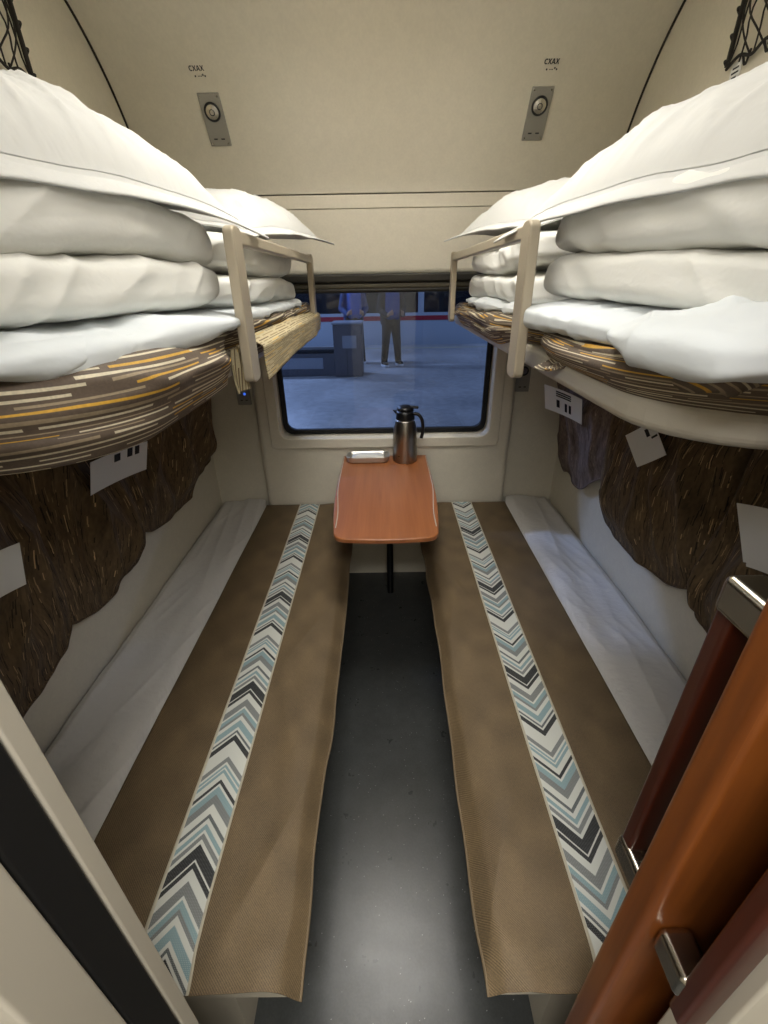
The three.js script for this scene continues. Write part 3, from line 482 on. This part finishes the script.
tag([0.79, 1.115, -0.79], [-0.1, 0.3, 1], [-0.25, 1, -0.3], 0.16, 0.15, [[0.03, 0.045, 0.03, 0.01], [0.035, 0.03, 0.02, 0.006]], 'large white paper tag on the right cover behind the door handle');

// ------------------------------------------------------------------ table, thermos, tray
{
  const t = thing('folding_table', 'orange brown wooden table under the window between the berths', 'table', [0, 0, ZM]);
  const sh = new THREE.Shape(), z1 = 0.9;                     // shape y = distance from the wall
  const prof = k => { sh.moveTo(-0.222 + k, 0.008); sh.lineTo(-0.224 + k, 0.4); sh.bezierCurveTo(-0.222 + k, 0.62, -0.205 + k, 0.76, -0.198 + k, 0.83); sh.quadraticCurveTo(-0.194 + k, 0.872 - k, -0.15, 0.88 - k); sh.quadraticCurveTo(0, z1 - k, 0.15, 0.88 - k); sh.quadraticCurveTo(0.194 - k, 0.872 - k, 0.198 - k, 0.83); sh.bezierCurveTo(0.205 - k, 0.76, 0.222 - k, 0.62, 0.224 - k, 0.4); sh.lineTo(0.222 - k, 0.008); sh.closePath(); };
  prof(0);
  const g = new THREE.ExtrudeGeometry(sh, { depth: 0.01, bevelEnabled: true, bevelSize: 0.005, bevelThickness: 0.005, bevelOffset: -0.005, bevelSegments: 4, curveSegments: 16 }); g.rotateX(Math.PI / 2); g.translate(0, 0.76, 0);
  part('tabletop', g, M.tableWood, t);
  for (const s of [-1, 1]) { const pts = []; for (let i = 0; i <= 20; i++) { const k = i / 20, y = lerp(0.03, 0.8, k), x = 0.217 - 0.024 * sstep(0.45, 0.92, k); pts.push([s * x, 0.7655, y]); } part('inlay_line', tube(pts, 0.0022, 50, 6), M.frameBeige, t, 'thin pale inlay along the table side'); }
  part('wall_bracket', box(-0.16, 0.16, 0.68, 0.734, 0.004, 0.05, 0.006), M.darkPlastic, t);
  part('support_arm', cyl([0.0, 0.73, 0.6], [0.0, 0.42, 0.02], 0.012), M.darkPlastic, t);
  part('leg', cyl([0.02, 0.0, 0.2], [0.02, 0.735, 0.2], 0.018), M.darkPlastic, t);
}
{
  const t = thing('vacuum_flask', 'brushed steel vacuum flask with black lid and handle', 'flask', [0.105, 0.7655, -2.19]);
  const pr = [[0, 0], [0.055, 0], [0.061, 0.004], [0.062, 0.012], [0.062, 0.13], [0.0605, 0.16], [0.055, 0.19], [0.0495, 0.212], [0.047, 0.222], [0, 0.222]].map(p => new THREE.Vector2(...p));
  part('body', new THREE.LatheGeometry(pr, 56), M.steel, t);
  part('collar', new THREE.LatheGeometry([[0.0, 0.22], [0.047, 0.22], [0.0475, 0.228], [0.046, 0.25], [0.042, 0.266], [0.0, 0.268]].map(p => new THREE.Vector2(...p)), 48), M.darkPlastic, t);
  part('lid', merge([new THREE.LatheGeometry([[0, 0.266], [0.041, 0.266], [0.041, 0.274], [0.034, 0.284], [0.015, 0.29], [0, 0.29]].map(p => new THREE.Vector2(...p)), 40), box(0.01, 0.066, 0.276, 0.287, -0.011, 0.011, 0.004)]), M.darkPlastic, t);
  const sp = new THREE.Shape(); sp.moveTo(0, 0); sp.lineTo(0.022, 0.012); sp.lineTo(0.022, -0.012); sp.closePath();
  const sg = new THREE.ConeGeometry(0.016, 0.03, 16); sg.rotateZ(Math.PI / 2.6); sg.translate(-0.05, 0.258, 0.004); part('spout', sg, M.darkPlastic, t);
  part('handle', tube([[0.04, 0.25, 0], [0.066, 0.246, 0], [0.084, 0.222, 0], [0.09, 0.185, 0], [0.088, 0.15, 0], [0.083, 0.128, 0]], 0.0085, 50, 10), M.darkPlastic, t);
  part('badge', box(-0.024, -0.012, 0.04, 0.043, 0.0585, 0.06), M.ink, t);
  t.rotation.y = -0.25;
}
{
  const t = thing('metal_tray', 'small oblong steel tray beside the vacuum flask', 'tray', [-0.088, 0.7655, -2.2]);
  const o = (w, d, r) => { const p = new THREE.Shape(); p.moveTo(-w + r, -d); p.lineTo(w - r, -d); p.quadraticCurveTo(w, -d, w, -d + r); p.lineTo(w, d - r); p.quadraticCurveTo(w, d, w - r, d); p.lineTo(-w + r, d); p.quadraticCurveTo(-w, d, -w, d - r); p.lineTo(-w, -d + r); p.quadraticCurveTo(-w, -d, -w + r, -d); return p.getPoints(6); };
  const rings = [[0.098, 0.04, 0.028, 0.0], [0.106, 0.047, 0.032, 0.006], [0.11, 0.051, 0.035, 0.026], [0.113, 0.054, 0.036, 0.032], [0.112, 0.053, 0.036, 0.0345], [0.106, 0.047, 0.032, 0.032], [0.09, 0.033, 0.024, 0.007], [0.085, 0.028, 0.022, 0.0055]];
  const pos = [], idx = []; let n = 0; rings.forEach(([w, d, r, y]) => { const p = o(w, d, r); n = p.length; p.forEach(q => pos.push(q.x, y, q.y)); });
  for (let k = 0; k < rings.length - 1; k++) for (let i = 0; i < n; i++) { const a = k * n + i, b = k * n + (i + 1) % n; idx.push(a, b, a + n, b, b + n, a + n); }
  for (const k of [0, rings.length - 1]) { const c = pos.length / 3; pos.push(0, rings[k][3], 0); for (let i = 0; i < n; i++) k ? idx.push(k * n + i, k * n + (i + 1) % n, c) : idx.push(i, c, (i + 1) % n); }
  const g = new THREE.BufferGeometry(); g.setAttribute('position', new THREE.Float32BufferAttribute(pos, 3)); g.setIndex(idx); g.computeVertexNormals();
  g.setAttribute('uv', new THREE.Float32BufferAttribute(new Float32Array(pos.length / 3 * 2), 2)); part('dish', g, M.traySteel, t);
  const lid = softBlock(0.084, 0.018, 0.028, 0.25, 0.8, () => 0, null, 60, 24); lid.translate(0, 0.02, 0); part('cover', lid, M.trayWhite, t, 'pale tray cover');
  t.rotation.x = 0.0;
}

// ------------------------------------------------------------------ wall plates and lettering
const font = await new FontLoader().loadAsync('fonts/droid/droid_sans_bold.typeface.json');
const letters = (str, size) => { const g = new TextGeometry(str, { font, size, depth: 0.0006, curveSegments: 3, bevelEnabled: false }); g.computeBoundingBox(); g.translate(-g.boundingBox.max.x / 2, 0, 0); return g; };
for (const s of [-1, 1]) {
  const y = 2.15, { p, t } = coveAt(y), g = thing('call_plate', `grey call button plate on the curved panel above the ${toward(s)} bunk`, 'call button', [s < 0 ? -0.622 : 0.594, p.y, p.z]);
  const nz = new THREE.Vector3(0, -t.z, t.y).normalize(); if (nz.z < 0) nz.negate();
  g.quaternion.setFromRotationMatrix(new THREE.Matrix4().makeBasis(new THREE.Vector3(1, 0, 0), t.clone().normalize(), nz));
  part('plate', box(-0.04, 0.04, -0.08, 0.08, -0.004, 0.008, 0.003), M.greyPlate, g);
  const ring = new THREE.TorusGeometry(0.026, 0.004, 10, 40); ring.translate(0, 0.026, 0.009); part('button_ring', ring, M.darkPlastic, g, 'black ring');
  part('button', new THREE.LatheGeometry([[0, 0.004], [0.012, 0.004], [0.0135, 0.001], [0.022, 0.0015], [0.025, -0.002], [0, -0.002]].map(q => new THREE.Vector2(...q)), 36).rotateX(Math.PI / 2).translate(0, 0.026, 0.01), M.chrome, g, 'round steel button');
  part('button_mark', new THREE.TorusGeometry(0.009, 0.0012, 6, 24).translate(0, 0.026, 0.0145), M.darkPlastic, g);
  for (const k of [-1, 1]) part('indicator_slot', box(k * 0.014 - 0.007, k * 0.014 + 0.007, -0.058, -0.054, 0.007, 0.0088), M.darkPlastic, g);
  for (const a of [-1, 1]) for (const b of [-1, 1]) part('screw', new THREE.CylinderGeometry(0.003, 0.003, 0.002, 12).rotateX(Math.PI / 2).translate(a * 0.031, b * 0.071, 0.0085), M.chrome, g);
  const y2 = 2.262, q = coveAt(y2), g2 = thing('button_lettering', `small dark two-line lettering above the ${toward(s)} call button`, 'lettering', [s < 0 ? -0.636 : 0.6, q.p.y, q.p.z]);
  const n2 = new THREE.Vector3(0, -q.t.z, q.t.y).normalize(); if (n2.z < 0) n2.negate();
  g2.quaternion.setFromRotationMatrix(new THREE.Matrix4().makeBasis(new THREE.Vector3(1, 0, 0), q.t.clone().normalize(), n2)); g2.position.addScaledVector(n2, 0.001);
  part('upper_line', letters('CXAX', 0.015), M.ink, g2);
  part('lower_line', letters('\u2022 \u00b7\u00b7\u00b7\u00b0\u2022', 0.013).translate(0.006, -0.021, 0), M.ink, g2);
}
for (const s of [-1, 1]) {   // reading-light control plates beside the window
  const g = thing('socket_plate', s < 0 ? 'small grey switch plate with a blue light left of the window' : 'small grey switch plate with a square dial right of the window', 'switch', [s < 0 ? -0.735 : 0.72, s < 0 ? 1.105 : 1.15, ZW]);
  part('plate', box(-0.036, 0.036, -0.075, 0.075, 0, 0.008, 0.003), M.greyPlate, g);
  part('dial_ring', new THREE.TorusGeometry(0.02, 0.004, 8, 30).translate(0, 0.03, 0.009), M.darkPlastic, g);
  part('dial', new THREE.CylinderGeometry(0.015, 0.017, 0.008, 24).rotateX(Math.PI / 2).translate(0, 0.03, 0.01), M.chrome, g);
  if (s < 0) part('indicator_light', new THREE.SphereGeometry(0.007, 14, 10).translate(0.006, -0.018, 0.009), S({ color: 0x3050a0, emissive: 0x4a7cff, emissiveIntensity: 0.7 }), g, 'small blue indicator light');
  for (const k of [-1, 1]) part('slot', box(k * 0.013 - 0.006, k * 0.013 + 0.006, -0.053, -0.048, 0.007, 0.009), M.darkPlastic, g);
}
// ------------------------------------------------------------------ luggage nets high on the side walls
for (const s of [-1, 1]) {
  const g = thing('luggage_net', `black string luggage net on the upper ${toward(s)} wall`, 'net', [s * XW, 2.1, 0]);
  const z0 = -1.64, z1 = -0.75, H = 0.3, off = (z, y) => -s * (0.012 + 0.03 * sstep(0, 0.08, y) * sstep(0, 0.1, z - z0));
  const P = (z, y) => [off(z, y), y, z];
  part('edge_rod', cyl(P(z0, 0.005), P(z0 + 0.01, H), 0.006), M.net, g);
  part('lower_cord', tube(Array.from({ length: 20 }, (_, i) => P(lerp(z0, z1, i / 19), 0.014 * Math.abs(Math.sin(i * 1.6)))), 0.004, 120, 6), M.net, g);
  part('upper_cord', tube(Array.from({ length: 12 }, (_, i) => P(lerp(z0 + 0.01, z1, i / 11), H)), 0.004, 60, 6), M.net, g);
  const cords = []; const stepN = 0.05;
  for (let a = -8; a < 20; a++) for (const dir of [1, -1]) { const pts = []; for (let i = 0; i <= 8; i++) { const y = i / 8 * H, z = z0 + a * stepN + dir * y * 0.62 + (dir < 0 ? 0.19 : 0); if (z >= z0 && z <= z1) pts.push(P(z, y)); } if (pts.length > 2) cords.push(tube(pts, 0.0022, 14, 5)); }
  for (const c of cords) part('cord', c, M.net, g);
  for (let i = 0; i < 6; i++) part('hook', tube([[-s * 0.004, 0.012 + i * 0.052, z0 - 0.018], [-s * 0.016, 0.02 + i * 0.052, z0 - 0.01], [-s * 0.016, 0.016 + i * 0.052, z0 + 0.006]], 0.003, 12, 6), M.net, g);
  for (let i = 0; i < 8; i++) { const z = z0 + 0.06 + i * 0.075; part('loop', tube([P(z, 0.012), [off(z, 0) * 0.6, -0.012, z + 0.01], P(z + 0.03, 0.012)], 0.003, 14, 6), M.net, g); }
  if (s > 0) { const d = solo('net_sticker', box(-0.0008, 0.0008, -0.022, 0.022, -0.02, 0.02), M.paper, 'small printed sticker below the corner of the right luggage net', 'sticker', [XW - 0.002, 2.085, -1.612]); for (const [yy, w] of [[0.01, 0.024], [0.0, 0.028], [-0.01, 0.018]]) part('printed_line', box(-0.0014, -0.0009, yy - 0.002, yy + 0.002, -w / 2, w / 2), M.ink, d); }
}

// ------------------------------------------------------------------ sliding door with two pull handles
{
  const d = structGroup('door_1', 'orange brown wooden sliding door standing open in its pocket');
  part('door_leaf', box(0.3, 1.0, 0.005, 2.09, -0.285, -0.243, 0.011), M.doorWood, d);
  const handle = (z, face, name, ext) => {
    const dir = Math.sign(z - face), ya = 0.9, yb = 1.322, x = 0.338;
    const h = part(name, box(x - 0.016, x + 0.016, ya - ext, yb + ext, z - 0.011, z + 0.011, 0.006), M.handleWood, d, 'dark red wooden grab bar');
    for (const [y0, y1] of [[ya - 0.03, ya + 0.012], [yb - 0.012, yb + 0.03]]) part('chrome_end', box(x - 0.02, x + 0.02, y0, y1, Math.min(face, z + dir * (ext ? -0.004 : 0.012)), Math.max(face, z + dir * (ext ? -0.004 : 0.012)), 0.008), M.chrome, h, 'brushed steel handle end');
  };
  handle(-0.333, -0.285, 'inner_handle', 0); handle(-0.188, -0.243, 'outer_handle', 0.06);
}

// ------------------------------------------------------------------ platform outside
struct('ground', box(-14, 14, -0.3, -0.03, -13.5, -2.5), M.platform, 'grey station platform outside the window');
struct('platform_roof', box(-16, 16, 4.2, 4.35, -18, -2.44), M.kioskPanel, 'platform canopy roof');
{
  const t = thing('train_carriage', 'pale railway carriage with a red stripe across the platform', 'train', [0, -0.1, -14]);
  part('body', box(-14, 14, -0.9, 3.4, -2.6, 0, 0.1), M.trainBody, t);
  part('red_stripe', box(-13.9, 13.9, 0.68, 0.8, -0.05, 0.012), M.trainRed, t, 'red stripe');
  part('roof', box(-14, 14, 3.36, 3.6, -2.5, -0.1, 0.1), M.trainDark, t);
  for (let i = -3; i <= 3; i++) { const w = part('window', box(i * 2.2 - 0.98, i * 2.2 + 0.98, 0.92, 1.9, -0.05, 0.014, 0.02), M.trainDark, t); part('window_rim', box(i * 2.2 - 1.02, i * 2.2 + 1.02, 0.88, 1.94, -0.05, 0.008, 0.02), M.trainDark, w); }
}
solo('platform_edge_line', box(-13, 13, -0.0295, -0.026, -12.9, -12.75), M.yellowLine, 'pale safety line along the far platform edge', 'line');
{
  const t = thing('stair_parapet', 'dark low parapet with end pillar on the platform', 'parapet', [-0.66, -0.03, -9.05]);
  part('pillar', box(-0.27, 0.27, 0, 0.93, -0.25, 0.22, 0.02), M.kiosk, t);
  part('pillar_cap', box(-0.29, 0.29, 0.93, 0.97, -0.27, 0.24, 0.015), M.kioskPanel, t);
  part('notice', box(-0.1, 0.16, 0.52, 0.74, 0.22, 0.228), M.kioskPanel, t, 'pale notice plate');
  part('front_seam', box(-0.03, -0.02, 0.02, 0.5, 0.218, 0.224), M.ink, t);
  part('low_wall', box(-3.4, -0.27, 0, 0.44, -0.16, 0.12, 0.02), M.kiosk, t);
  part('low_wall_cap', box(-3.4, -0.27, 0.44, 0.5, -0.19, 0.15, 0.015), M.ink, t);
  part('sign_panel', box(-1.3, -0.5, 0.14, 0.34, 0.118, 0.126), M.kioskPanel, t, 'pale panel');
}
// people on the platform, built as smooth fields
function field(bones, res, size, centre, k = 0.03) {
  const mc = new MarchingCubes(res, new THREE.MeshBasicMaterial(), false, false, 120000); mc.isolation = 0;
  const h = size / 2;
  for (let z = 0; z < res; z++) for (let y = 0; y < res; y++) for (let x = 0; x < res; x++) {
    const px = centre[0] + (x / res * 2 - 1) * h, py = centre[1] + (y / res * 2 - 1) * h, pz = centre[2] + (z / res * 2 - 1) * h;
    let d = 1e3;
    for (const [a, b, ra, rb] of bones) {
      const bx = b[0] - a[0], by = b[1] - a[1], bz = b[2] - a[2], t = clamp(((px - a[0]) * bx + (py - a[1]) * by + (pz - a[2]) * bz) / (bx * bx + by * by + bz * bz + 1e-9), 0, 1);
      const q = Math.hypot(px - a[0] - bx * t, py - a[1] - by * t, pz - a[2] - bz * t) - lerp(ra, rb, t);
      const hh = Math.max(k - Math.abs(d - q), 0) / k; d = Math.min(d, q) - hh * hh * k * 0.25;
    }
    mc.field[x + y * res + z * res * res] = -d;
  }
  mc.update();
  const g = new THREE.BufferGeometry(), n = mc.count; const p = new Float32Array(mc.positionArray.slice(0, n * 3)), nn = new Float32Array(mc.normalArray.slice(0, n * 3));
  for (let i = 0; i < n; i++) { p[i * 3] = p[i * 3] * h + centre[0]; p[i * 3 + 1] = p[i * 3 + 1] * h + centre[1]; p[i * 3 + 2] = p[i * 3 + 2] * h + centre[2]; }
  g.setAttribute('position', new THREE.BufferAttribute(p, 3)); g.setAttribute('normal', new THREE.BufferAttribute(nn, 3)); g.setAttribute('uv', new THREE.BufferAttribute(new Float32Array(n * 2), 2)); return g;
}
function person(x, z, turn, shirt, coat, trousers, label) {
  const t = thing('person', label, 'person', [x, -0.03, z]); t.rotation.y = turn;
  const skin = S({ color: 0xb08a70, roughness: 0.6 }), hair = S({ color: 0x14110f, roughness: 0.7 }), sole = M.paleMark;
  const hand = sgn => { const w = [sgn * 0.16, 1.02, 0.24], b = [[w, [sgn * 0.13, 1.06, 0.3], 0.03, 0.034]]; for (let i = 0; i < 4; i++) { const a = [sgn * (0.145 - i * 0.004), 1.085 - i * 0.018, 0.315], c = [sgn * (0.115 - i * 0.004), 1.09 - i * 0.018, 0.35 - i * 0.003], e = [sgn * 0.085, 1.085 - i * 0.018, 0.345 - i * 0.004]; b.push([a, c, 0.01, 0.009], [c, e, 0.009, 0.008]); } b.push([[sgn * 0.135, 1.075, 0.28], [sgn * 0.1, 1.105, 0.3], 0.011, 0.009], [[sgn * 0.1, 1.105, 0.3], [sgn * 0.085, 1.115, 0.32], 0.009, 0.008]); return b; };
  const body = [[[0, 0.95, 0], [0, 1.35, 0], 0.11, 0.11], [[0, 1.4, 0], [0, 1.53, 0.01], 0.055, 0.05], [[0, 1.6, 0.02], [0, 1.65, 0.0], 0.08, 0.092], [[0, 1.555, 0.055], [0, 1.57, 0.06], 0.045, 0.045], [[0, 1.6, 0.1], [0, 1.585, 0.115], 0.014, 0.014]];
  for (const q of [-1, 1]) { body.push([[q * 0.18, 1.4, 0], [q * 0.24, 1.13, 0.02], 0.045, 0.04], [[q * 0.24, 1.13, 0.02], [q * 0.16, 1.02, 0.24], 0.038, 0.03]); body.push([[q * 0.09, 0.92, 0], [q * 0.11, 0.5, 0.01], 0.075, 0.05], [[q * 0.11, 0.5, 0.01], [q * 0.13, 0.1, 0], 0.05, 0.04], [[q * 0.088, 1.61, 0], [q * 0.094, 1.64, 0], 0.016, 0.018]); }
  part('body', field(body, 72, 1.9, [0, 0.9, 0]), skin, t);
  for (const q of [-1, 1]) part('hand', field(hand(q), 44, 0.2, [q * 0.12, 1.06, 0.29], 0.012), skin, t);
  part('hair', field([[[0, 1.66, -0.03], [0, 1.69, 0.0], 0.098, 0.09], [[0, 1.6, -0.05], [0, 1.66, -0.05], 0.075, 0.08]], 36, 0.36, [0, 1.65, 0]), hair, t);
  for (const q of [-1, 1]) part('eye', new THREE.SphereGeometry(0.009, 10, 8).translate(q * 0.032, 1.625, 0.09), M.ink, t);
  part('mouth', new THREE.SphereGeometry(0.016, 10, 6).scale(1.3, 0.35, 0.5).translate(0, 1.555, 0.1), S({ color: 0x8a4a44, roughness: 0.6 }), t);
  part('shirt', field([[[-0.03, 1.0, 0.03], [-0.03, 1.38, 0.02], 0.125, 0.125], [[0.05, 1.0, 0.03], [0.05, 1.38, 0.02], 0.12, 0.12]], 44, 0.75, [0, 1.2, 0]), S({ color: shirt, roughness: 0.85 }), t);
  const cb = [[[-0.1, 0.9, -0.04], [-0.13, 1.38, -0.03], 0.115, 0.1], [[0.1, 0.9, -0.04], [0.13, 1.38, -0.03], 0.115, 0.1], [[-0.12, 1.38, -0.02], [0.12, 1.38, -0.02], 0.085, 0.085]];
  for (const q of [-1, 1]) cb.push([[q * 0.19, 1.4, 0], [q * 0.255, 1.12, 0.02], 0.075, 0.065], [[q * 0.255, 1.12, 0.02], [q * 0.175, 1.02, 0.21], 0.06, 0.048]);
  part('coat', field(cb, 64, 0.95, [0, 1.2, 0.02]), S({ color: coat, roughness: 0.85 }), t);
  const tb = [[[0, 0.96, 0], [0, 0.9, 0], 0.14, 0.14]]; for (const q of [-1, 1]) tb.push([[q * 0.085, 0.9, 0], [q * 0.125, 0.5, 0.01], 0.11, 0.08], [[q * 0.125, 0.5, 0.01], [q * 0.16, 0.1, 0], 0.08, 0.068]);
  part('trousers', field(tb, 64, 1.1, [0, 0.55, 0], 0.02), S({ color: trousers, roughness: 0.9 }), t);
  for (const q of [-1, 1]) { const sh = part('shoe', softBlock(0.052, 0.045, 0.135, 0.7, 0.7, () => 0, null, 40, 20).translate(q * 0.165, 0.07, 0.05), M.ink, t); part('sole', softBlock(0.058, 0.03, 0.145, 0.6, 0.3, () => 0, null, 40, 12).translate(q * 0.165, 0.03, 0.05), sole, sh, 'white shoe sole'); }
  return t;
}
person(0.17, -9.95, 0.35, 0x2d4a8c, 0x14161e, 0x17181f, 'standing person in an open dark coat, blue top and dark trousers on the platform');
person(-0.62, -10.4, 0.2, 0x3a5fae, 0x29406e, 0x17181f, 'person in a blue jacket standing behind the parapet pillar');
// platform lights: tubes under the canopy
function platformLamp(x, z, label) {
  const t = thing('platform_lamp', label, 'lamp', [x, 4.1, z]);
  part('housing', box(-1.2, 1.2, 0.02, 0.1, -0.1, 0.1, 0.01), M.kioskPanel, t);
  part('tube', box(-1.15, 1.15, 0.0, 0.02, -0.06, 0.06), S({ color: 0xffffff, emissive: 0x9fc0ff, emissiveIntensity: 3 }), t);
  const a = new THREE.RectAreaLight(0xc4d8ff, PLATFORM_POWER, 2.3, 0.3); a.name = 'tube_light'; a.position.set(0, -0.01, 0); a.rotation.x = -Math.PI / 2; t.add(a);
}
platformLamp(-3.4, -5.2, 'cool white tube lamp under the canopy nearest the train window');
platformLamp(-3.4, -10.6, 'cool white tube lamp under the canopy above the stair parapet');
platformLamp(6, -10.6, 'cool white tube lamp under the canopy away from the stair parapet');

renderer.render(scene, camera);
